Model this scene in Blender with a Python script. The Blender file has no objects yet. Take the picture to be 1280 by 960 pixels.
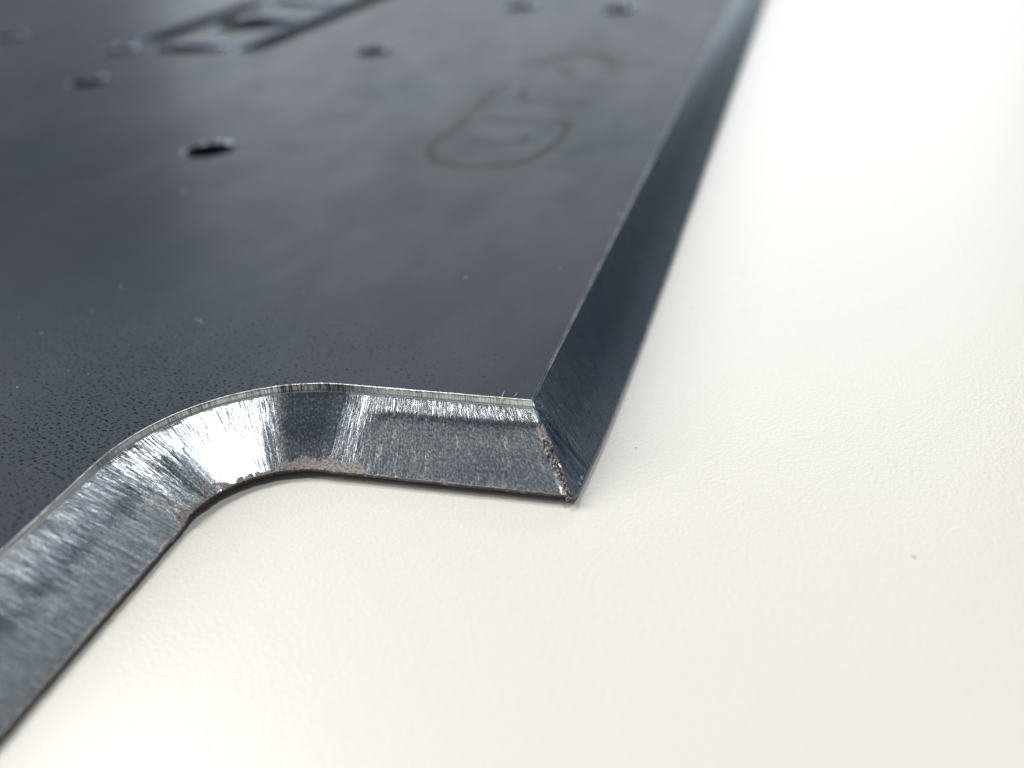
import bpy, bmesh, math, random
import numpy as np
from mathutils import Matrix, Vector
from mathutils.geometry import delaunay_2d_cdt

sc = bpy.context.scene
C = sc.collection
S = 0.001                      # everything below is written in millimetres
random.seed(4)
rng = np.random.default_rng(7)

# ------------------------------------------------------------------ camera
FPX, H, TH = 1300.0, 87.0, 10.0          # focal length in photo pixels, camera height, plate thickness
RIGHT = np.array([0.95989207, 0.07681446, -0.26964189])
AWAY = np.array([0.27126617, -0.49753258, 0.82393931])
UP = np.array([-0.07086517, -0.86403754, -0.49841475])
M = np.array([RIGHT, AWAY, UP])
for i in range(3):
    M[i] /= np.linalg.norm(M[i])
def at(px, py, z=TH):
    """ground point (mm) at height z seen at a photo pixel: used only to measure the layout"""
    d = M @ np.array([px - 640.0, py - 480.0, FPX])
    t = (z - H) / d[2]
    return np.array([d[0] * t, d[1] * t, z])
cam_d = bpy.data.cameras.new('camera')
cam = bpy.data.objects.new('camera', cam_d)
C.objects.link(cam)
cx, cy, cz = M[:, 0], -M[:, 1], -M[:, 2]
mw = Matrix(((cx[0], cy[0], cz[0], 0), (cx[1], cy[1], cz[1], 0), (cx[2], cy[2], cz[2], H * S), (0, 0, 0, 1)))
cam.matrix_world = mw
cam_d.sensor_width = 36
cam_d.lens = FPX / 1280 * 36
cam_d.clip_start, cam_d.clip_end = 0.005, 50
cam_d.dof.use_dof = True
cam_d.dof.focus_distance = 0.1525
cam_d.dof.aperture_fstop = 10.0
cam_d.dof.aperture_blades = 0
sc.camera = cam

# ------------------------------------------------------------------ light: an indoor room, two ceiling lamps, a window and two added fills
w = bpy.data.worlds.new('World'); sc.world = w; w.use_nodes = True
bg = w.node_tree.nodes['Background']
bg.inputs[0].default_value = (0.80, 0.92, 1.0, 1); bg.inputs[1].default_value = 0.15
def area(name, direction, dist, sx, sy, radiance, col, spread=180):
    d = np.array(direction, float); d /= np.linalg.norm(d)
    target = np.array([-60, 120, 5.0])
    p = target * S + d * dist
    l = bpy.data.lights.new(name, 'AREA'); l.shape = 'RECTANGLE'; l.size = sx; l.size_y = sy
    l.energy = radiance * math.pi * sx * sy; l.color = col; l.spread = math.radians(spread)
    o = bpy.data.objects.new(name, l); C.objects.link(o)
    o.location = p
    o.rotation_euler = Vector(tuple(d)).to_track_quat('Z', 'Y').to_euler()
    return o
area('ceiling_lamp', (0.22, 0.04, 0.97), 1.6, 0.34, 0.34, 19, (1.0, 0.975, 0.93))
area('ceiling_lamp', (-0.50, 0.35, 0.79), 1.6, 0.32, 0.32, 27, (1.0, 0.975, 0.93))
area('window_and_fill', (-0.185, 0.93, 0.30), 2.6, 2.2, 1.25, 1.85, (0.86, 0.94, 1.0))
area('side_fill', (-0.88, -0.08, 0.56), 2.0, 1.2, 1.0, 9.5, (1.0, 0.985, 0.95))  # added soft fill that brightens the table, kept out of the bevel reflections
area('window_and_fill', (-0.80, 0.90, 0.15), 2.6, 1.6, 0.20, 0.7, (0.86, 0.94, 1.0))  # added low strip fill, brightens the reflection at the plate's far left

sc.view_settings.view_transform = 'Standard'
sc.view_settings.look = 'None'
sc.view_settings.exposure = 0.0
sc.view_settings.gamma = 1.0
sc.render.engine = 'CYCLES'
sc.cycles.use_denoising = True
sc.cycles.max_bounces = 6
sc.cycles.sample_clamp_indirect = 4.0
sc.cycles.caustics_reflective = True

# ------------------------------------------------------------------ helpers
def tag(o, label=None, cat=None, group=None, kind=None):
    for k, v in (('label', label), ('category', cat), ('group', group), ('kind', kind)):
        if v: o[k] = v
    return o
def mesh_obj(name, verts, faces, mat, parent=None, smooth=True, uv=None, attrs=None):
    me = bpy.data.meshes.new(name)
    v = np.asarray(verts, dtype=np.float64) * S
    me.from_pydata(v.tolist(), [], faces if isinstance(faces, list) else faces.tolist())
    me.update()
    if smooth: me.polygons.foreach_set('use_smooth', [True] * len(me.polygons))
    if uv is not None:
        idx = np.empty(len(me.loops), dtype=np.int32); me.loops.foreach_get('vertex_index', idx)
        l = me.uv_layers.new(name='mm'); l.data.foreach_set('uv', np.asarray(uv, dtype=np.float32)[idx].ravel())
    for k, a in (attrs or {}).items():
        at_ = me.attributes.new(k, 'FLOAT', 'POINT'); at_.data.foreach_set('value', np.asarray(a, dtype=np.float32).ravel())
    me.materials.append(mat)
    o = bpy.data.objects.new(name, me); C.objects.link(o)
    if parent: o.parent = parent
    return o

def _hash(ix, iy, seed):
    h = (ix.astype(np.int64) * 374761393 + iy.astype(np.int64) * 668265263 + seed * 1442695041) & 0xFFFFFFFF
    h = ((h ^ (h >> 13)) * 1274126177) & 0xFFFFFFFF
    h = (h ^ (h >> 16)) & 0xFFFFFFFF
    return h / 4294967295.0
def noise(x, y, seed=0):
    """value noise, -1..1"""
    x, y = np.broadcast_arrays(np.asarray(x, float), np.asarray(y, float))
    ix, iy = np.floor(x), np.floor(y)
    fx, fy = x - ix, y - iy
    fx = fx * fx * (3 - 2 * fx); fy = fy * fy * (3 - 2 * fy)
    a, b = _hash(ix, iy, seed), _hash(ix + 1, iy, seed)
    c, d = _hash(ix, iy + 1, seed), _hash(ix + 1, iy + 1, seed)
    return ((a * (1 - fx) + b * fx) * (1 - fy) + (c * (1 - fx) + d * fx) * fy) * 2 - 1
def fbm(x, y, seed=0, n=4):
    s = 0; a = 0.5
    for k in range(n):
        s = s + a * noise(x * 2 ** k, y * 2 ** k, seed + k * 17); a *= 0.55
    return s
def sst(x, a, b):
    t = np.clip((x - a) / (b - a), 0, 1); return t * t * (3 - 2 * t)

class NT:
    def __init__(self, name):
        self.m = bpy.data.materials.new(name); self.m.use_nodes = True
        self.t = self.m.node_tree; self.n = self.t.nodes; self.l = self.t.links
        self.b = self.n['Principled BSDF']
    def new(self, typ, **kw):
        x = self.n.new(typ)
        for k, v in kw.items(): setattr(x, k, v)
        return x
    def put(self, sock, val):
        if hasattr(val, 'links'): self.l.new(val, sock)
        elif isinstance(val, tuple) and len(val) == 3 and sock.type == 'RGBA': sock.default_value = (*val, 1)
        else: sock.default_value = val
    def math(self, op, a, b=0.0, c=0.0, clamp=False):
        x = self.new('ShaderNodeMath', operation=op, use_clamp=clamp)
        self.put(x.inputs[0], a); self.put(x.inputs[1], b); self.put(x.inputs[2], c)
        return x.outputs[0]
    def ramp(self, f, a, b, lo=0.0, hi=1.0):
        x = self.new('ShaderNodeMapRange', interpolation_type='SMOOTHSTEP')
        self.put(x.inputs[0], f); x.inputs[1].default_value = a; x.inputs[2].default_value = b
        x.inputs[3].default_value = lo; x.inputs[4].default_value = hi
        return x.outputs[0]
    def mix(self, f, a, b):
        x = self.new('ShaderNodeMix', data_type='RGBA')
        self.put(x.inputs[0], f); self.put(x.inputs[6], a); self.put(x.inputs[7], b)
        return x.outputs[2]
    def mapv(self, vec, scale, rot=0.0):
        x = self.new('ShaderNodeMapping')
        self.l.new(vec, x.inputs[0]); x.inputs['Scale'].default_value = scale; x.inputs['Rotation'].default_value = (0, 0, rot)
        return x.outputs[0]
    def noise(self, vec, scale=1.0, detail=2.0, rough=0.5):
        x = self.new('ShaderNodeTexNoise')
        self.l.new(vec, x.inputs['Vector']); x.inputs['Scale'].default_value = scale
        x.inputs['Detail'].default_value = detail; x.inputs['Roughness'].default_value = rough
        return x.outputs[0]
    def voro(self, vec, scale=1.0):
        x = self.new('ShaderNodeTexVoronoi')
        self.l.new(vec, x.inputs['Vector']); x.inputs['Scale'].default_value = scale
        return x.outputs[0]
    def attr(self, name):
        x = self.new('ShaderNodeAttribute', attribute_name=name); return x.outputs['Fac']
    def uv(self):
        x = self.new('ShaderNodeUVMap', uv_map='mm'); return x.outputs[0]
    def obj(self):
        return self.new('ShaderNodeTexCoord').outputs['Object']
    def bump(self, h, dist, strength=1.0, normal=None):
        x = self.new('ShaderNodeBump'); self.l.new(h, x.inputs['Height'])
        x.inputs['Distance'].default_value = dist * S; x.inputs['Strength'].default_value = strength
        if normal is not None: self.l.new(normal, x.inputs['Normal'])
        return x.outputs[0]
    def done(self, base, rough, metal=0.0, normal=None, spec=None):
        self.put(self.b.inputs['Base Color'], base); self.put(self.b.inputs['Roughness'], rough)
        self.put(self.b.inputs['Metallic'], metal)
        if normal is not None: self.l.new(normal, self.b.inputs['Normal'])
        if spec is not None: self.b.inputs['Specular IOR Level'].default_value = spec
        return self.m

# ------------------------------------------------------------------ materials
def mat_scale():
    t = NT('mill_scale'); p = t.mapv(t.obj(), (1000, 1000, 1000))
    big = t.noise(p, 0.018, 3); mid = t.noise(p, 0.12, 3)
    pit_n = t.noise(t.mapv(p, (1.0, 1.45, 1), 0.5), 1.6, 3.0, 0.6)
    dens = t.noise(p, 0.045, 2)
    # pits are denser on the corroded part of the sheet near the cut
    grad = t.attr('wear')
    thr = t.math('ADD', t.math('MULTIPLY', grad, 0.19), t.math('MULTIPLY', dens, 0.12))
    pits = t.ramp(t.math('ADD', pit_n, thr), 0.815, 0.835)
    grain = t.noise(t.mapv(p, (1, 2.2, 1), 0.5), 6.0, 2)
    base = t.mix(t.ramp(big, .35, .65), (0.026, 0.035, 0.045), (0.038, 0.039, 0.050))
    base = t.mix(t.math('MULTIPLY', grad, t.ramp(grain, .30, .70, 0.35, 1.0)), base, (0.070, 0.085, 0.108))
    base = t.mix(t.math('MULTIPLY', pits, 0.9), base, (0.006, 0.007, 0.009))
    rough = t.math('ADD', t.ramp(mid, .3, .7, 0.34, 0.37), t.math('MULTIPLY', pits, 0.25))
    h = t.math('SUBTRACT', t.math('MULTIPLY', grain, 0.25), pits)
    sp = t.math('MULTIPLY', t.math('SUBTRACT', 1.0, t.math('MULTIPLY', pits, 0.85)), t.ramp(grain, .3, .7, 0.03, 0.11))
    sp = t.math('MULTIPLY', sp, t.ramp(t.noise(t.mapv(p, (1, .5, 1), .4), .055, 5, .65), .32, .68, 0.72, 1.30))
    t.put(t.b.inputs['Specular IOR Level'], sp)
    return t.done(base, rough, 0.0, t.bump(h, 0.03, 0.5))

def mat_bevel(name, dark, light, side=False):
    t = NT(name); uv = t.uv()
    pol, ox = t.attr('polish_and_light'), t.attr('oxide')
    st1 = t.noise(t.mapv(uv, (4.2, 0.14, 1)), 1.0, 3.0, 0.65)
    st2 = t.noise(t.mapv(uv, (6.0, 0.30, 1)), 1.0, 2.0, 0.6)
    grain = t.noise(t.mapv(uv, (1, .6, 1)), 3.2, 5.0, 0.8)
    spots = t.ramp(t.noise(uv, 3.3, 2.0), .64, .72)
    amp = t.attr('streak')
    st3 = t.noise(t.mapv(uv, (1.7, 0.22, 1)), 1.0, 2.0, 0.6)
    sc_ = t.math('ADD', t.math('MULTIPLY', t.math('SUBTRACT', st1, 0.5), 2.4), t.math('MULTIPLY', t.math('SUBTRACT', st2, 0.5), 2.6))
    sc_ = t.math('ADD', sc_, t.math('MULTIPLY', t.math('SUBTRACT', st3, 0.5), 0.8))
    f = t.math('ADD', t.math('MULTIPLY', sc_, amp), pol)
    ga = t.math('SUBTRACT', 1.0, t.math('MULTIPLY', amp, 0.75, clamp=True))
    f = t.math('ADD', f, t.math('MULTIPLY', t.math('MULTIPLY', t.math('SUBTRACT', grain, 0.5), ga), 0.8 if side else 3.4))
    base = t.mix(t.math('MULTIPLY', f, 1.0, clamp=True), dark, light)
    base = t.mix(t.math('MULTIPLY', spots, 0.35), base, light)
    oxn = t.math('ADD', ox, t.math('MULTIPLY', t.math('SUBTRACT', t.noise(t.mapv(uv, (1.4, 1, 1)), 2.8, 6.0, 0.85), 0.5), 2.6))
    oxm = t.ramp(oxn, .44, .50)
    oxc = t.mix(t.ramp(t.noise(uv, 3.0, 5.0, .75), .40, .55), (0.085, 0.07, 0.068), (0.38, 0.335, 0.32))
    base = t.mix(oxm, base, oxc)
    metal = t.math('SUBTRACT', 1.0, t.math('MULTIPLY', oxm, 0.9))
    rough = t.math('ADD', t.ramp(grain, .3, .7, .19, .30), t.math('MULTIPLY', oxm, 0.35))
    h = t.math('ADD', t.math('MULTIPLY', st1, 1.1), t.math('MULTIPLY', st2, 0.6))
    h = t.math('MULTIPLY', h, amp)
    h = t.math('ADD', h, t.math('MULTIPLY', grain, t.math('SUBTRACT', 0.02 if side else 0.10, t.math('MULTIPLY', oxm, -.05))))
    h = t.math('ADD', h, t.math('MULTIPLY', oxm, 0.3))
    return t.done(base, rough, metal, t.bump(h, 0.06, 1.0))

def mat_land():
    t = NT('sheared_bright_edge'); uv = t.uv()
    st = t.noise(t.mapv(uv, (5.5, 0.35, 1)), 1.0, 3, 0.6)
    pol = t.attr('polish_and_light')
    f = t.math('ADD', t.math('MULTIPLY', t.math('SUBTRACT', st, .5), 3.0), pol, clamp=True)
    base = t.mix(f, (0.07, 0.08, 0.10), (0.86, 0.88, 0.88))
    return t.done(base, 0.34, 1.0, t.bump(st, 0.10, 1.0))

def mat_dross():
    t = NT('brown_slag_crust'); uv = t.uv()
    a = t.noise(uv, 2.6, 4, .7); b = t.noise(uv, 1.0, 2)
    base = t.mix(t.ramp(a, .35, .6), (0.014, 0.013, 0.015), (0.11, 0.085, 0.075))
    base = t.mix(t.ramp(b, .60, .72), base, (0.30, 0.27, 0.26))
    glint = t.ramp(t.noise(uv, 4.2, 2), .62, .70)
    base = t.mix(glint, base, (0.6, 0.62, 0.66))
    return t.done(base, t.ramp(a, .3, .7, .35, .7), t.math('MULTIPLY', glint, .9), t.bump(a, 0.25, 1.0))

def mat_burr():
    t = NT('torn_burr_metal'); p = t.mapv(t.obj(), (1000, 1000, 1000))
    a = t.noise(p, 2.2, 4, .7)
    base = t.mix(t.ramp(a, .46, .56), (0.05, 0.045, 0.04), (0.55, 0.53, 0.49))
    return t.done(base, t.ramp(a, .3, .7, .5, .25), 0.85, t.bump(a, 0.3, 1.0))

def mat_table():
    t = NT('white_laminate'); p = t.mapv(t.obj(), (1000, 1000, 1000))
    a = t.noise(p, 1.5, 2.0, .55); b = t.noise(p, 2.6, 2)
    big = t.noise(p, 0.012, 2)
    base = t.mix(big, (0.825, 0.802, 0.752), (0.835, 0.815, 0.772))
    h = t.math('ADD', a, t.math('MULTIPLY', b, .35))
    return t.done(base, t.ramp(b, .3, .7, .26, .34), 0.0, t.bump(h, 0.065, 1.0), 0.5)

def plain(name, col, rough=.5, metal=0.0):
    t = NT(name); p = t.mapv(t.obj(), (1000, 1000, 1000)); a = t.noise(p, 1.4, 3)
    base = t.mix(a, tuple(c * .75 for c in col), tuple(min(1, c * 1.2) for c in col))
    return t.done(base, rough, metal, t.bump(a, .03, .6))

M_scale = mat_scale(); M_table = mat_table(); M_land = mat_land(); M_dross = mat_dross(); M_burr = mat_burr()
M_bev = mat_bevel('ground_steel', (0.165, 0.195, 0.235), (0.78, 0.82, 0.86))
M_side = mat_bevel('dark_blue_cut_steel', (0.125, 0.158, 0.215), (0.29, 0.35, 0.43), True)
M_wall = plain('dark_cut_wall', (0.020, 0.026, 0.040), .85, 0.0)
M_wall.node_tree.nodes['Principled BSDF'].inputs['Specular IOR Level'].default_value = 0.1
M_rim = plain('worn_rim_steel', (0.55, 0.66, 0.92), .06, 1.0)
M_mark = plain('faint_brown_marking', (0.023, 0.019, 0.024), .42)
M_mark.node_tree.nodes['Principled BSDF'].inputs['Specular IOR Level'].default_value = 0.068
M_thread = plain('pale_yellow_fibre', (0.62, 0.64, 0.30), .5)
M_dust = plain('pale_dust', (0.62, 0.64, 0.66), .8)
M_speck = plain('dark_speck', (0.10, 0.09, 0.08), .8)

# ------------------------------------------------------------------ the tabletop
nx = 2
tv = [(-1500, -500, 0), (1500, -500, 0), (1500, 2600, 0), (-1500, 2600, 0),
      (-1500, -500, -25), (1500, -500, -25), (1500, 2600, -25), (-1500, 2600, -25)]
tf = [[0, 1, 2, 3], [7, 6, 5, 4], [0, 4, 5, 1], [1, 5, 6, 2], [2, 6, 7, 3], [3, 7, 4, 0]]
table = mesh_obj('tabletop', tv, tf, M_table, smooth=False)
tag(table, kind='structure')

# small raised blisters in the laminate
def dome(name, c, r, h, mat, parent=None, n=16, m=5, sy=1.0, rot=0.0, base=0.0):
    vs, fs = [], []
    for j in range(m):
        a = j / m * math.pi / 2
        for i in range(n):
            th = 2 * math.pi * i / n
            x, y = r * math.cos(a) * math.cos(th), r * sy * math.cos(a) * math.sin(th)
            vs.append((c[0] + x * math.cos(rot) - y * math.sin(rot), c[1] + x * math.sin(rot) + y * math.cos(rot), c[2] + base + h * math.sin(a)))
    vs.append((c[0], c[1], c[2] + base + h))
    for j in range(m - 1):
        for i in range(n):
            k = (i + 1) % n
            fs.append([j * n + i, j * n + k, (j + 1) * n + k, (j + 1) * n + i])
    for i in range(n): fs.append([(m - 1) * n + i, (m - 1) * n + (i + 1) % n, m * n])
    return mesh_obj(name, vs, fs, mat, parent)
for zx, zy, r in ((375, 103, .75), (208, 175, .75), (308, 173, .8), (145, 194, .7), (210, 214, .75), (266, 240, .75), (375, 221, .75), (885, 217, .55), (775, 155, .5)):
    p = at(780 + zx / 2.56, 300 + zy / 2.56, 0)
    dome('laminate_blister', p, r, 0.08, M_table, table, base=-0.01)

# ------------------------------------------------------------------ the steel plate
plate = bpy.data.objects.new('steel_plate', None); C.objects.link(plate)
plate.location = (0, 0, 0); plate.empty_display_size = 0.02
tag(plate, 'dark blue-grey metal sheet with silvery sloping edges and round holes, lying on the white tabletop', 'steel plate')

# --- columns: a top point and a bottom point each, walked left edge -> inner curve -> front edge -> right edge
XL, YF, XR = -93.1, 123.2, -37.5
bXL, bYF, bXR = -81.4, 112.4, -27.95
cT, rT = np.array([-66.8, 96.9]), 26.3
cB, rB = np.array([-66.9, 98.05]), 14.5
cols_T, cols_B, U, LAND, SEC = [], [], [], [], []
def addcol(T, B, land, sec):
    m = ((T[0] + B[0]) / 2, (T[1] + B[1]) / 2)
    if cols_T:
        pm = ((cols_T[-1][0] + cols_B[-1][0]) / 2, (cols_T[-1][1] + cols_B[-1][1]) / 2)
        U.append(U[-1] + math.hypot(m[0] - pm[0], m[1] - pm[1]))
    else: U.append(0.0)
    cols_T.append(T); cols_B.append(B); LAND.append(land); SEC.append(sec)
ys = list(np.arange(-110, 50, 2.5)) + list(np.arange(50, 97.6, 0.13))
for y in ys:
    k = sst(y, 62, 100)
    addcol((XL, y * 96.9 / 97.6 if y > 0 else y), (bXL, y * 98.5 / 97.6 if y > 0 else y), 0.20 + 0.90 * float(k), 0)
N_ARC0 = len(U); NA = 250
for i in range(1, NA + 1):
    t = i / NA; a = math.pi - t * math.pi / 2
    T = cT + rT * np.array([math.cos(a), math.sin(a)]); B = cB + rB * np.array([math.cos(a), math.sin(a)])
    addcol(tuple(T), tuple(B), 1.10 + 0.25 * t, 1)
N_FR0 = len(U); NF = 270
for i in range(1, NF + 1):
    t = i / NF
    addcol((cT[0] + (XR - cT[0]) * t, YF), (cB[0] + (-29.7 - cB[0]) * t, bYF + 0.3 * t), 1.35, 2)
N_MIT = len(U) - 1
s, ds = 0.13, 0.13
ss = []
while s < 900:
    ss.append(s)
    if s > 34: ds *= 1.035
    s += min(ds, 12)
for s in ss:
    yT = YF + s
    dy = 10.3 * math.exp(-s / 26.0)
    xin = 1.35 * math.exp(-s / 13.0)
    addcol((XR, yT), (bXR - xin, yT - dy), 0.12, 3)
cols_T, cols_B = np.array(cols_T), np.array(cols_B)
for c0, c1 in ((N_ARC0 - 110, N_ARC0 + 110), (N_FR0 - 110, N_FR0 + 110)):        # the curve runs softly into both straight edges
    for _ in range(450):
        m = slice(c0 + 1, c1 - 1)
        cols_B[m] = (cols_B[c0:c1 - 2] + 2 * cols_B[m] + cols_B[c0 + 2:c1]) / 4
LZ = np.array([0.5, 1.2, 1.2, 0.4])[np.array(SEC)]
for _ in range(60): LZ[1:-1] = (LZ[:-2] + LZ[1:-1] * 2 + LZ[2:]) / 4
U = np.array(U); LAND = np.array(LAND); SEC = np.array(SEC); NC = len(U)
DIR = cols_B - cols_T; LEN = np.linalg.norm(DIR, axis=1); DIR = DIR / LEN[:, None]
U0, U1, U2 = U[N_ARC0], U[N_FR0], U[N_MIT]

NBV, NL, NN = 84, 14, 12
def column_grid(v0):
    pass
# rows
rows = []   # (kind, parameter)
for i in range(NL + 1): rows.append(('l', i / NL))
for i in range(1, NBV + 1): rows.append(('b', i / NBV))
for i in range(1, NN + 1): rows.append(('n', i / NN))
NR = len(rows)
W = np.zeros((NC, NR)); Z = np.zeros((NC, NR)); VM = np.zeros((NC, NR)); NH = np.zeros((NC, NR)); NZ = np.zeros((NC, NR))
land_w = 0.22
nose_h = 0.45
BVLEN = np.hypot(LEN - land_w, TH - LAND - LZ - nose_h)
for j, (k, q) in enumerate(rows):
    if k == 'l':
        c = 0.17                                         # soft top arris
        if q < 0.25:
            a = q / 0.25
            W[:, j] = -c * (1 - a) ; Z[:, j] = TH - c * a * a
        else:
            a = (q - 0.25) / 0.75
            W[:, j] = land_w * a; Z[:, j] = TH - c - (LAND - c) * a
        if 0.8 < q < 0.95: W[:, j] = W[:, j] + 0.10 * (SEC != 3)   # rolled lower arris
        VM[:, j] = -LAND * (1 - q); NH[:, j] = 1; NZ[:, j] = 0.1
    elif k == 'b':
        W[:, j] = land_w + (LEN - land_w) * q
        zt, zb = TH - LAND, LZ + nose_h
        bow = 0.14 * np.sin(math.pi * q)                # slightly crowned by hand grinding
        Z[:, j] = zt + (zb - zt) * q + bow * np.where(SEC == 3, 1.3, 1.0)
        VM[:, j] = BVLEN * q; NH[:, j] = 0.62; NZ[:, j] = 0.78
    else:
        zb = LZ + nose_h
        if q <= 0.6:
            a = q / 0.6
            W[:, j] = LEN + 0.12 * math.sin(a * math.pi); Z[:, j] = zb - (zb - LZ) * a
        else:
            a = (q - 0.6) / 0.4
            W[:, j] = LEN - 4.6 * a; Z[:, j] = LZ - (LZ - 0.06) * a ** 3
        VM[:, j] = BVLEN + 1.6 * q; NH[:, j] = 1; NZ[:, j] = 0.2
Uc = np.repeat(U[:, None], NR, 1)
kind = np.array([{'l': 0, 'b': 1, 'n': 2}[k] for k, q in rows])[None, :].repeat(NC, 0)
Q = np.array([q for k, q in rows])[None, :].repeat(NC, 0)
TARC = (Uc - U0) / (U1 - U0)              # 0..1 on the curve
XF = Uc - U1                              # mm along the front edge
XS = Uc - U2                              # mm along the right edge, from the corner
XLft = U0 - Uc                            # mm before the curve
onL, onA, onF, onR = [(SEC == k)[:, None].repeat(NR, 1) for k in range(4)]

# --- relief of the ground faces (mm, along the face normal)
D = np.zeros((NC, NR))
V = np.maximum(VM, 0)
fade = sst(V, 0, 0.6) * (1 - sst(Q, .93, 1.0) * (kind == 1))
streak_reg = np.zeros((NC, NR))
# how strongly the grinder left cross scratches
topfade = 1 - sst(V + 2.2 * noise(Uc / 1.1, 0.3, 5), 3.0, 7.0)
streak_reg += onL * (0.85 + 1.0 * topfade)
streak_reg += onA * (0.35 + 0.75 * np.exp(-((TARC - .08) / .13) ** 2) + 0.75 * topfade * (1 - sst(TARC, .62, .74)) - 0.30 * sst(TARC, .70, .78))
streak_reg += onF * (0.30 + 0.55 * np.exp(-((XF - 3.2) / 2.6) ** 2) * (1 - .4 * sst(V, 4, 8)) + 0.45 * (1 - sst(V, 2.0, 3.0)) * sst(XF, 5, 6))
streak_reg += onR * (0.10 + 0.9 * np.exp(-(XS / 5.0) ** 2))
isb = (kind == 1)
D += isb * streak_reg * (np.where(onL, .030, .018) * noise(Uc / 0.40, V / 5.0, 1) + 0.016 * noise(Uc / 1.15 + .08 * V, V / 9.0, 2))
D += isb * np.where(onL, .010, .03) * fbm(Uc / 7.0, V / 5.0, 3, 3)
D += isb * 0.003 * fbm(Uc / 0.8, V / 0.8, 33, 3)
# chatter facets where the torch slowed in the curve
D += isb * (onA | onL) * np.exp(-((TARC - .02) / .14) ** 2) * 0.085 * noise(Uc / 1.6, V / 30.0, 9)
D += isb * onA * 0.05 * noise(Uc / 2.4, V / 25.0, 10)
# step left along the front edge by the last grinding pass
vl = 2.75 + 0.25 * noise(Uc / 2.3, 1.7, 11) + 0.12 * noise(Uc / .5, 4.2, 12)
stepm = sst(XF + .25 * (V - 3), 4.8, 8.0) * onF
D -= isb * stepm * 0.15 * sst(V, vl - .35, vl + .65) * (1 - .85 * sst(V, vl + 1.5, vl + 5))
D -= isb * onF * sst(XF, 3, 6) * 0.05 * np.clip(noise(Uc / 0.9 + .10 * V, V / 3.2, 13), 0, 1) * sst(V, 4, 6)
# right edge: twisted facet and deep parallel scratches next to the corner
g = 0.25 + 0.42 * V                        # facet border, distance from the corner ridge
along = XS
D -= isb * onR * 0.22 * np.exp(-((along - g) / 0.35) ** 2) * sst(V, .6, 3)
D -= isb * onR * 0.16 * np.exp(-((along - g * .6 - .1) / 0.22) ** 2) * sst(V, .8, 3)
D -= isb * onR * 0.20 * (1 - sst(along, g * .5, g)) * sst(V, 1, 5)
D += isb * onR * 0.06 * noise((along - .3 * V) / .3, V / 8, 15) * np.exp(-(along / 7) ** 2)
D += isb * onR * 0.10 * noise((along - .38 * V) / .8, V / 14, 16) * np.exp(-(along / 5) ** 2) * sst(V, 1, 4)
D *= np.where(isb, fade * 0.85 + .15 * isb, 1)
# land ticks and nose crust
D += (kind == 0) * sst(Q, .05, .4) * 0.030 * noise(Uc / 0.30, Q * 1.2, 21) * np.where(onR, .1, 1)
D += (kind == 0) * (Q < .3) * 0.03 * noise(Uc / .5, 0.5, 22)
ragged = np.where(onR, 0.6, 1.0)
D += (kind == 2) * ragged * (0.13 * fbm(Uc / 0.7, Q * 3.0, 23, 4) + 0.10 * noise(Uc / 3.1, 2.0, 24))
D += (isb * sst(Q, .95, 1.0)) * ragged * 0.08 * fbm(Uc / .6, V / .6, 25, 3)

Wd = W + D * NH; Zd = Z + D * NZ
Zd = np.maximum(Zd, 0.02)
Zd[:, 0] = TH; Wd[:, 0] = W[:, 0] + 0.02 * noise(U / .6, U * 0, 26)
X = cols_T[:, 0][:, None] + DIR[:, 0][:, None] * Wd
Y = cols_T[:, 1][:, None] + DIR[:, 1][:, None] * Wd
G = np.stack([X, Y, Zd], -1)

# --- look masks: bright (ground) against dark (scaled) metal, some painted light and shade, pinkish oxide
POL = np.full((NC, NR), 0.43)
POL += np.where(onL, .05, .14) * fbm(Uc / 5.0, V / 3.5, 40, 4)
midband = np.exp(-((V - 5.6 - .8 * noise(Uc / 5, 1, 41)) / 2.1) ** 2)
POL += onL * (-0.10 + 0.05 * topfade - 0.22 * midband + 0.52 * sst(V, 5.5, 9.0))  # lower part lightened to paint in the light this bevel reflects
POL += onA * (0.10 * np.exp(-((TARC - .5) / .2) ** 2) - 0.05)  # painted lift under the lamp highlight in mid curve
gp = onA * np.exp(-((TARC - .26) / .085) ** 4) * sst(V + .7 * noise(Uc / .7, V / 3, 48), 4.2, 5.0) * .8
POL = POL * (1 - gp) + .05 * gp
dk = onA * sst(TARC + .02 * noise(V / 1.2, 3, 43), .71, .78) * (1 - 0.6 * sst(V, 6.5, 9.6)) + onF * (1 - sst(XF + .8 * noise(V / 1.3, 2, 42) + .25 * V, -.5, 3.2)) * (1 - 0.6 * sst(V, 6.5, 9.6))
POL -= 0.50 * dk
POL += onF * (0.10 * np.exp(-((XF - 3.6) / 1.9) ** 2) * (1 - .6 * sst(V, 3, 8)))
POL += stepm * (0.16 * (1 - sst(V, vl - .3, vl)) - 0.34 * np.exp(-((V - vl - .55) / .55) ** 2) + 0.16 * sst(V, 4.6, 8.5))  # the dark band is painted shade below the step
POL += onR * (-0.30 + 0.75 * sst(V / BVLEN[:, None] + .05 * noise(Uc / 9, V * 0, 44), .42, 1.0))  # pale lower band paints in the reflected table
POL += onR * 0.45 * (np.exp(-((along - g * .75) / .5) ** 2)) * sst(V, 1, 4)
rem = BVLEN[:, None] - V
OX = np.zeros((NC, NR))
th_ = (onA * (0.35 + 0.55 * np.exp(-((TARC - .02) / .06) ** 2) * 2 + 1.6 * np.exp(-((TARC - .26) / .10) ** 2) + 0.3 * sst(TARC, .35, .5) + 1.1 * sst(TARC, .68, .76))
       + onF * (1.9 * (1 - sst(XF, 4.2, 6.2)) + .12 * sst(XF, 4.8, 5.6)) + onL * (0.35 + 1.9 * np.exp(-((XLft) / 1.1) ** 2)) + onR * 0.0)
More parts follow.
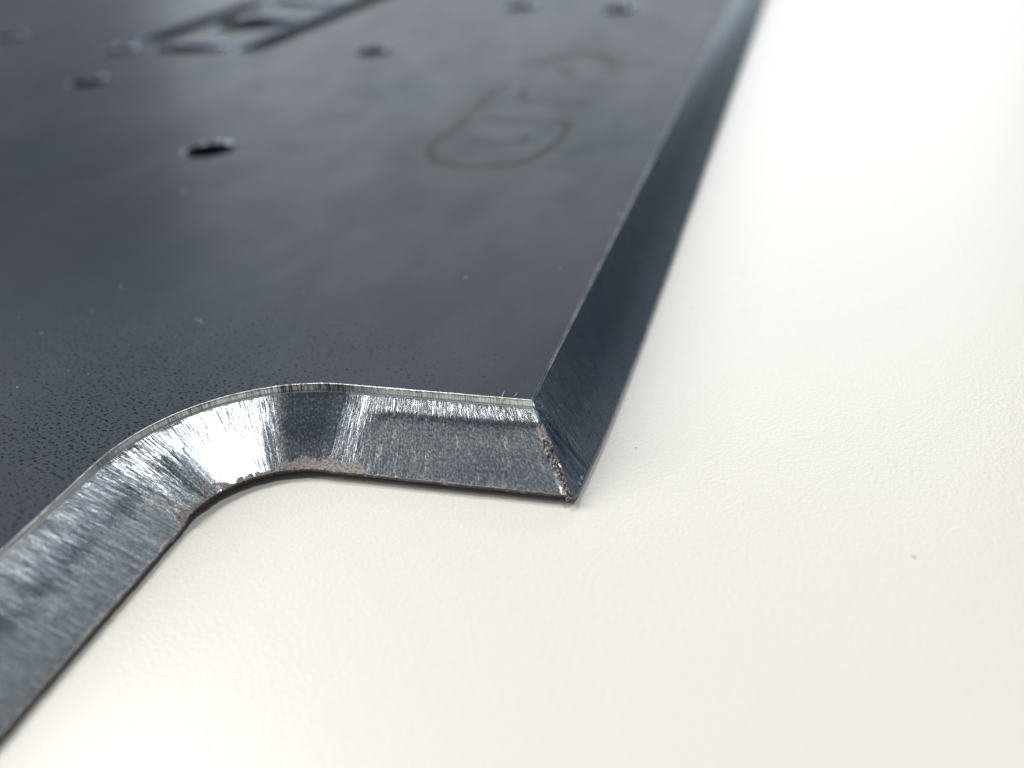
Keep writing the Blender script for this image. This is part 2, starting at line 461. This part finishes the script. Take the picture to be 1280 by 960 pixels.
th_ = th_ * (1 + .9 * fbm(Uc / 1.3, 7.0, 45, 5)) + 1e-3
OX = np.clip(1.0 - rem / (th_ * 1.25), 0, 1) ** .6 * (th_ > .05)
hole = sst(noise(Uc / 1.8, V / 1.1, 46), .15, .5) * onA * (TARC < .68) * 0.5
patch = np.where((TARC < .66) & (TARC > -.1), sst(fbm(Uc / 1.5, V / 0.9, 49, 4), -.38, -.12), 1.0)
dR = U2 - Uc
OX = np.maximum(OX, onF * (1 - sst(dR + .5 * fbm(V / .7, Uc / .7, 50, 4), .5, 1.25)) * sst(V, 2.4, 3.6))
OX = np.clip(OX * patch - hole * .5, 0, 1) * (kind == 1)
POLL = 0.85 + 0.4 * onL + 0.6 * np.exp(-((Q - .97) / .10) ** 2) + 0.6 * (Q < .12) + 0.25 * noise(Uc / 2.5, 0, 47) - 0.62 * onA * sst(TARC, .72, .76) - 0.3 * onF * (1 - sst(XF, 5, 6)) - 0.75 * onR  # bright lines at both land edges are painted highlights
POL = np.where(kind == 0, POLL, POL)
ST = np.clip(streak_reg * (1 - .8 * gp) + onR * .8 * np.exp(-(XS / 28) ** 2), 0.05, 1.4)

def strip(name, c0, c1, r0, r1, mat, **kw):
    g_ = G[c0:c1, r0:r1]; n, m = g_.shape[:2]
    idx = np.arange(n * m).reshape(n, m)
    f = np.stack([idx[:-1, :-1], idx[:-1, 1:], idx[1:, 1:], idx[1:, :-1]], -1).reshape(-1, 4)
    uv = np.stack([Uc[c0:c1, r0:r1].ravel(), VM[c0:c1, r0:r1].ravel()], -1)
    return mesh_obj(name, g_.reshape(-1, 3), f, mat, plate, True, uv,
                    {'polish_and_light': POL[c0:c1, r0:r1], 'oxide': OX[c0:c1, r0:r1], 'streak': ST[c0:c1, r0:r1]})
R1, R2 = NL + 1, NL + NBV + 1
strip('edge_land', 0, N_MIT + 1, 0, R1, M_land)
strip('side_edge_land', N_MIT, NC, 0, R1, M_land)
tag(strip('ground_bevel', 0, N_MIT + 1, R1 - 1, R2, M_bev), 'scratched silvery bevel along the front edge and round the inner curve')
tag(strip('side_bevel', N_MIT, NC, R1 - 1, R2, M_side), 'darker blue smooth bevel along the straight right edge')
tag(strip('slag_crust', 0, N_MIT + 1, R2 - 1, NR, M_dross), 'brown crusty lower lip under the front bevel')
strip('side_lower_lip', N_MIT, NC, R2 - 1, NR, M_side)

# --- openings cut through the plate
def ellipse_hole(c, r, n=56):
    return [(c[0] + r * math.cos(2 * math.pi * i / n), c[1] + r * math.sin(2 * math.pi * i / n)) for i in range(n)]
holes = []
R_H = 6.9
for px, py in ((262, 187), (112, 102), (14, 46), (468, 64), (654, 8), (774, 12.5)):
    p = at(px, py); holes.append(('drilled_hole', ellipse_hole(p[:2], R_H)))
def slot(pts, w, n=8):
    """rounded slot round a straight centre line"""
    (x0, y0), (x1, y1) = pts; a = math.atan2(y1 - y0, x1 - x0); r = w / 2; o = []
    for i in range(n + 1): b = a - math.pi / 2 + math.pi * i / n; o.append((x1 + r * math.cos(b), y1 + r * math.sin(b)))
    for i in range(n + 1): b = a + math.pi / 2 + math.pi * i / n; o.append((x0 + r * math.cos(b), y0 + r * math.sin(b)))
    return o
for pts, wd in ((((-256.5, 371), (-249.5, 440)), 15.0), (((-204.3, 352), (-194.0, 454)), 14.0), (((-238, 352), (-222, 351)), 16.0),
                (((-229, 396), (-224, 396)), 30.0), (((-236, 440), (-214, 437)), 16.0), (((-263, 350), (-257, 350)), 10.0)):
    holes.append(('cut_slot', slot(pts, wd)))
outer = []
last = None
for c in range(NC):
    x, y = G[c, 0, 0], G[c, 0, 1]
    if last is None or math.hypot(x - last[0], y - last[1]) > 0.30 or c in (N_MIT, NC - 1):
        outer.append((x, y)); last = (x, y)
yb, yt = G[0, 0, 1], G[-1, 0, 1]
outer_loop = outer + [(-950, yt), (-950, yb)]
verts2, edges2 = [], []
def add_loop(lp):
    b = len(verts2); verts2.extend(Vector(p) for p in lp)
    edges2.extend((b + i, b + (i + 1) % len(lp)) for i in range(len(lp)))
add_loop(outer_loop)
ring_off = 0.3
for nme, lp in holes: add_loop(lp)
# support points so the wear attribute can vary over the face
for gx in np.arange(-230, -30, 7.0):
    for gy in np.arange(20, 300, 7.0):
        verts2.append(Vector((gx + rng.uniform(-1, 1), gy + rng.uniform(-1, 1))))
def inside(p, lp):
    x, y = p; r = False; j = len(lp) - 1
    for i in range(len(lp)):
        xi, yi = lp[i]; xj, yj = lp[j]
        if (yi > y) != (yj > y) and x < (xj - xi) * (y - yi) / (yj - yi) + xi: r = not r
        j = i
    return r
ov, oe, of, *_ = delaunay_2d_cdt(verts2, edges2, [], 0, 1e-6)
tf = []
for f in of:
    c = (sum(ov[i][0] for i in f) / len(f), sum(ov[i][1] for i in f) / len(f))
    if not inside(c, outer_loop): continue
    if any(inside(c, lp) for _, lp in holes): continue
    tf.append(list(f))
tvv = np.array([(v[0], v[1], TH) for v in ov])
d_edge = np.minimum.reduce([np.hypot(tvv[:, 0] + 93, tvv[:, 1] - 105)])
wear = np.exp(-(np.hypot((tvv[:, 0] + 100) / 1.3, tvv[:, 1] - 108) / 58.0) ** 2)
top = mesh_obj('top_face', tvv, tf, M_scale, plate, False, None, {'wear': wear})
bt = mesh_obj('underside', [(x, y, 0.05) for x, y, _ in tvv], [f[::-1] for f in tf], M_scale, plate, False)
# outer far walls (out of frame)
for a, b in (((-950, yb), (-950, yt)), ((-950, yt), (XR, yt)), ((XL, yb), (-950, yb))):
    mesh_obj('far_side', [(a[0], a[1], 0.05), (b[0], b[1], 0.05), (b[0], b[1], TH), (a[0], a[1], TH)], [[0, 1, 2, 3]], M_wall, plate, False)
# walls of the openings, with a rolled shiny rim
for nme, lp in holes:
    n = len(lp); cxh = sum(p[0] for p in lp) / n; cyh = sum(p[1] for p in lp) / n
    nrm = []
    ring_off = 0.25 if nme == 'cut_slot' else 0.19
    for i in range(n):
        a, b = lp[i - 1], lp[(i + 1) % n]; tx, ty = b[0] - a[0], b[1] - a[1]; L = math.hypot(tx, ty)
        nx_, ny_ = -ty / L, tx / L
        nrm.append((nx_, ny_))                       # loops run counter-clockwise: this points inward
    prof = [(0.0, TH)] + [(ring_off * math.sin(a), TH - ring_off * (1 - math.cos(a))) for a in np.linspace(0.2, math.pi / 2, 6)]
    vs = []; fs = []
    for w_, z_ in prof: vs += [(p[0] + q[0] * w_, p[1] + q[1] * w_, z_) for p, q in zip(lp, nrm)]
    for k in range(len(prof) - 1):
        for i in range(n):
            j = (i + 1) % n; fs.append([k * n + i, k * n + j, (k + 1) * n + j, (k + 1) * n + i])
    vs2 = []; fs2 = []
    for z_ in (prof[-1][1], TH * .66, TH * .33, 0.05):
        vs2 += [(p[0] + q[0] * ring_off, p[1] + q[1] * ring_off, z_) for p, q in zip(lp, nrm)]
    for k in range(3):
        for i in range(n):
            j = (i + 1) % n; fs2.append([k * n + i, k * n + j, (k + 1) * n + j, (k + 1) * n + i])
    wl = mesh_obj(nme, vs2, fs2, M_wall, plate)
    mesh_obj('rim', vs, fs, M_rim, wl)

# --- torn burr along the corner ridge
def tube(name, pts, rad, mat, parent, n=8):
    pts = [np.array(p, float) for p in pts]; vs, fs = [], []
    for i, p in enumerate(pts):
        d = pts[min(i + 1, len(pts) - 1)] - pts[max(i - 1, 0)]; d = d / (np.linalg.norm(d) + 1e-9)
        a = np.cross(d, [0.3, 0.1, 1]); a = a / np.linalg.norm(a); b = np.cross(d, a)
        r = rad[i] if hasattr(rad, '__len__') else rad
        for k in range(n):
            th = 2 * math.pi * k / n; vs.append(tuple(p + r * (math.cos(th) * a + math.sin(th) * b)))
    for i in range(len(pts) - 1):
        for k in range(n):
            m = (k + 1) % n; fs.append([i * n + k, i * n + m, (i + 1) * n + m, (i + 1) * n + k])
    fs.append(list(range(n))[::-1]); fs.append([(len(pts) - 1) * n + k for k in range(n)])
    return mesh_obj(name, vs, fs, mat, parent)
ridge = G[N_MIT]
NB_ = 420
q = np.linspace(0.14, 1.0, NB_)
ridge_b = ridge[R1 - 1:R2 + 4]
ri = q * (len(ridge_b) - 1); i0 = np.minimum(ri.astype(int), len(ridge_b) - 2); fr = (ri - i0)[:, None]
cl = ridge_b[i0] * (1 - fr) + ridge_b[i0 + 1] * fr
vs, fs = [], []
K = 26
tdir = cl[-1] - cl[0]; tdir = tdir / np.linalg.norm(tdir)
a_ = np.cross(tdir, [0.3, -0.5, .6]); a_ /= np.linalg.norm(a_); b_ = np.cross(tdir, a_)
for i in range(NB_):
    s_ = q[i] * 14
    base_r = 0.06 + 0.30 * sst(q[i], .15, .4) + .10 * sst(q[i], .8, 1)
    off = np.array([-0.20, -0.05, -0.05]) * sst(q[i], .1, .5) + 0.28 * np.array([noise(s_ / .8, 1.0, 60), noise(s_ / .8, 2.0, 61), noise(s_ / .7, 3.0, 62)])
    for k in range(K):
        th = 2 * math.pi * k / K
        r = base_r * max(.15, 1 + 1.1 * float(fbm(np.array(s_ / .30), np.array(k * .33), 63, 4)) + 0.6 * float(noise(s_ / .8, k * .2, 64)))
        vs.append(tuple(cl[i] + off + r * (math.cos(th) * a_ + math.sin(th) * b_)))
for i in range(NB_ - 1):
    for k in range(K):
        m = (k + 1) % K; fs.append([i * K + k, i * K + m, (i + 1) * K + m, (i + 1) * K + k])
fs.append(list(range(K))[::-1]); fs.append([(NB_ - 1) * K + k for k in range(K)])
tag(mesh_obj('corner_burr', vs, fs, M_burr, plate), 'ragged burr running down the corner ridge')

# --- yellow fibres caught on the front arris
def px_tube(pp, z0, zs, r):
    pts = []
    for (px, py), z in zip(pp, zs): pts.append(at(px, py, z))
    return tube('caught_fibre', pts, r, M_thread, plate, 6)
px_tube([(631, 488.5), (629.5, 491), (628, 495), (627, 498), (626.3, 503), (626.8, 508)], 0, [10.5, 10.4, 10.2, 10.05, 9.6, 9.1], [.035, .05, .06, .08, .07, .05])
px_tube([(625, 496), (628, 498.5), (631, 501)], 0, [10.1, 10.1, 9.9], [.06, .12, .06])
px_tube([(646.6, 491), (645, 493), (642.5, 496)], 0, [10.3, 10.2, 10.08], [.03, .05, .04])

# --- faint hand marking on the top face
def ribbon(pp, wpx=1.0, width=1.9):
    P = [at(520 + x / 4.571, 50 + y / 4.571)[:2] for x, y in pp]
    # resample with rounding
    out = []
    n = len(P)
    for i in range(n - 1):
        p0, p1, p2, p3 = P[max(i - 1, 0)], P[i], P[i + 1], P[min(i + 2, n - 1)]
        for k in range(6):
            t = k / 6
            out.append(.5 * ((2 * p1) + (-p0 + p2) * t + (2 * p0 - 5 * p1 + 4 * p2 - p3) * t * t + (-p0 + 3 * p1 - 3 * p2 + p3) * t ** 3))
    out.append(P[-1])
    vs, fs = [], []
    for i, p in enumerate(out):
        d = out[min(i + 1, len(out) - 1)] - out[max(i - 1, 0)]; d = d / (np.linalg.norm(d) + 1e-9)
        nn = np.array([-d[1], d[0]]) * width / 2 * (0.85 + .3 * random.random())
        vs += [(p[0] + nn[0], p[1] + nn[1], TH + .012), (p[0] - nn[0], p[1] - nn[1], TH + .012)]
    for i in range(len(out) - 1): fs.append([2 * i, 2 * i + 1, 2 * i + 3, 2 * i + 2])
    return vs, fs
strokes = [([(535, 235), (440, 300), (340, 395), (230, 495), (125, 570), (80, 625), (110, 685), (220, 715), (400, 720), (590, 700), (730, 640), (830, 560), (880, 460)], 2.4),
           ([(370, 435), (560, 462), (830, 478)], 1.9), ([(290, 575), (420, 592), (600, 582)], 1.5), ([(600, 582), (640, 545)], 2.0),
           ([(640, 275), (600, 320), (640, 352), (780, 355), (960, 350)], 2.0), ([(840, 455), (870, 490)], 2.6),
           ([(900, 350), (975, 362)], 2.8), ([(985, 262), (1065, 240)], 2.0),
           ([(590, 135), (740, 120), (880, 95), (1000, 72), (1100, 105), (1145, 150)], 3.6), ([(820, 170), (900, 200)], 4.0)]
vs, fs = [], []
for si, (pp, wd) in enumerate(strokes):
    a, b = ribbon(pp, width=wd)
    for v in a: vs.append((v[0], v[1], v[2] + .006 * si))
    fs += [[i + len(vs) - len(a) for i in f] for f in b]
tag(mesh_obj('faint_marking', vs, fs, M_mark, plate, False), 'faint brownish hand-drawn letters GTF and a loop above them')

# ------------------------------------------------------------------ dust on the plate, specks on the table
dust = []
for px, py, r in ((250, 401, .42), (246, 399, .25), (254, 404, .22), (115, 388, .30), (52, 416, .26), (23, 396, .2), (85, 463, .16), (110, 468, .16), (162, 432, .14), (22, 484, .30), (151, 358, .28), (219, 421, .14), (379, 366, .22),
                  (775, 268, .5), (760, 285, .3), (35, 652, .10), (582, 347, .3), (700, 336, .25), (230, 239, .6), (403, 282, .25), (150, 481, .12)):
    p = at(px, py)
    dust.append((p, r))
vs, fs = [], []
for p, r in dust:
    b = len(vs); n = 6
    for k in range(n):
        a = 2 * math.pi * k / n; rr = r * random.uniform(.5, 1.0) * .8
        vs.append((p[0] + rr * math.cos(a), p[1] + rr * math.sin(a), TH + .01))
    vs.append((p[0], p[1], TH + r * .35))
    for k in range(n): fs.append([b + k, b + (k + 1) % n, b + n])
tag(mesh_obj('dust', vs, fs, M_dust, None, False), 'pale dust grains scattered over the dark plate', 'dust', kind='stuff')
for px, py, r, lab in ((1142, 696, .28, 'tiny dark speck alone on the white tabletop to the right of the plate'),
                       (795, 560, .13, 'tiny dark speck on the tabletop beside the lower right edge of the plate')):
    p = at(px, py, 0)
    tag(dome('speck', (p[0], p[1], 0), r, .10, M_speck, None, 8, 3, .35, -0.5, base=.002), lab, 'speck')
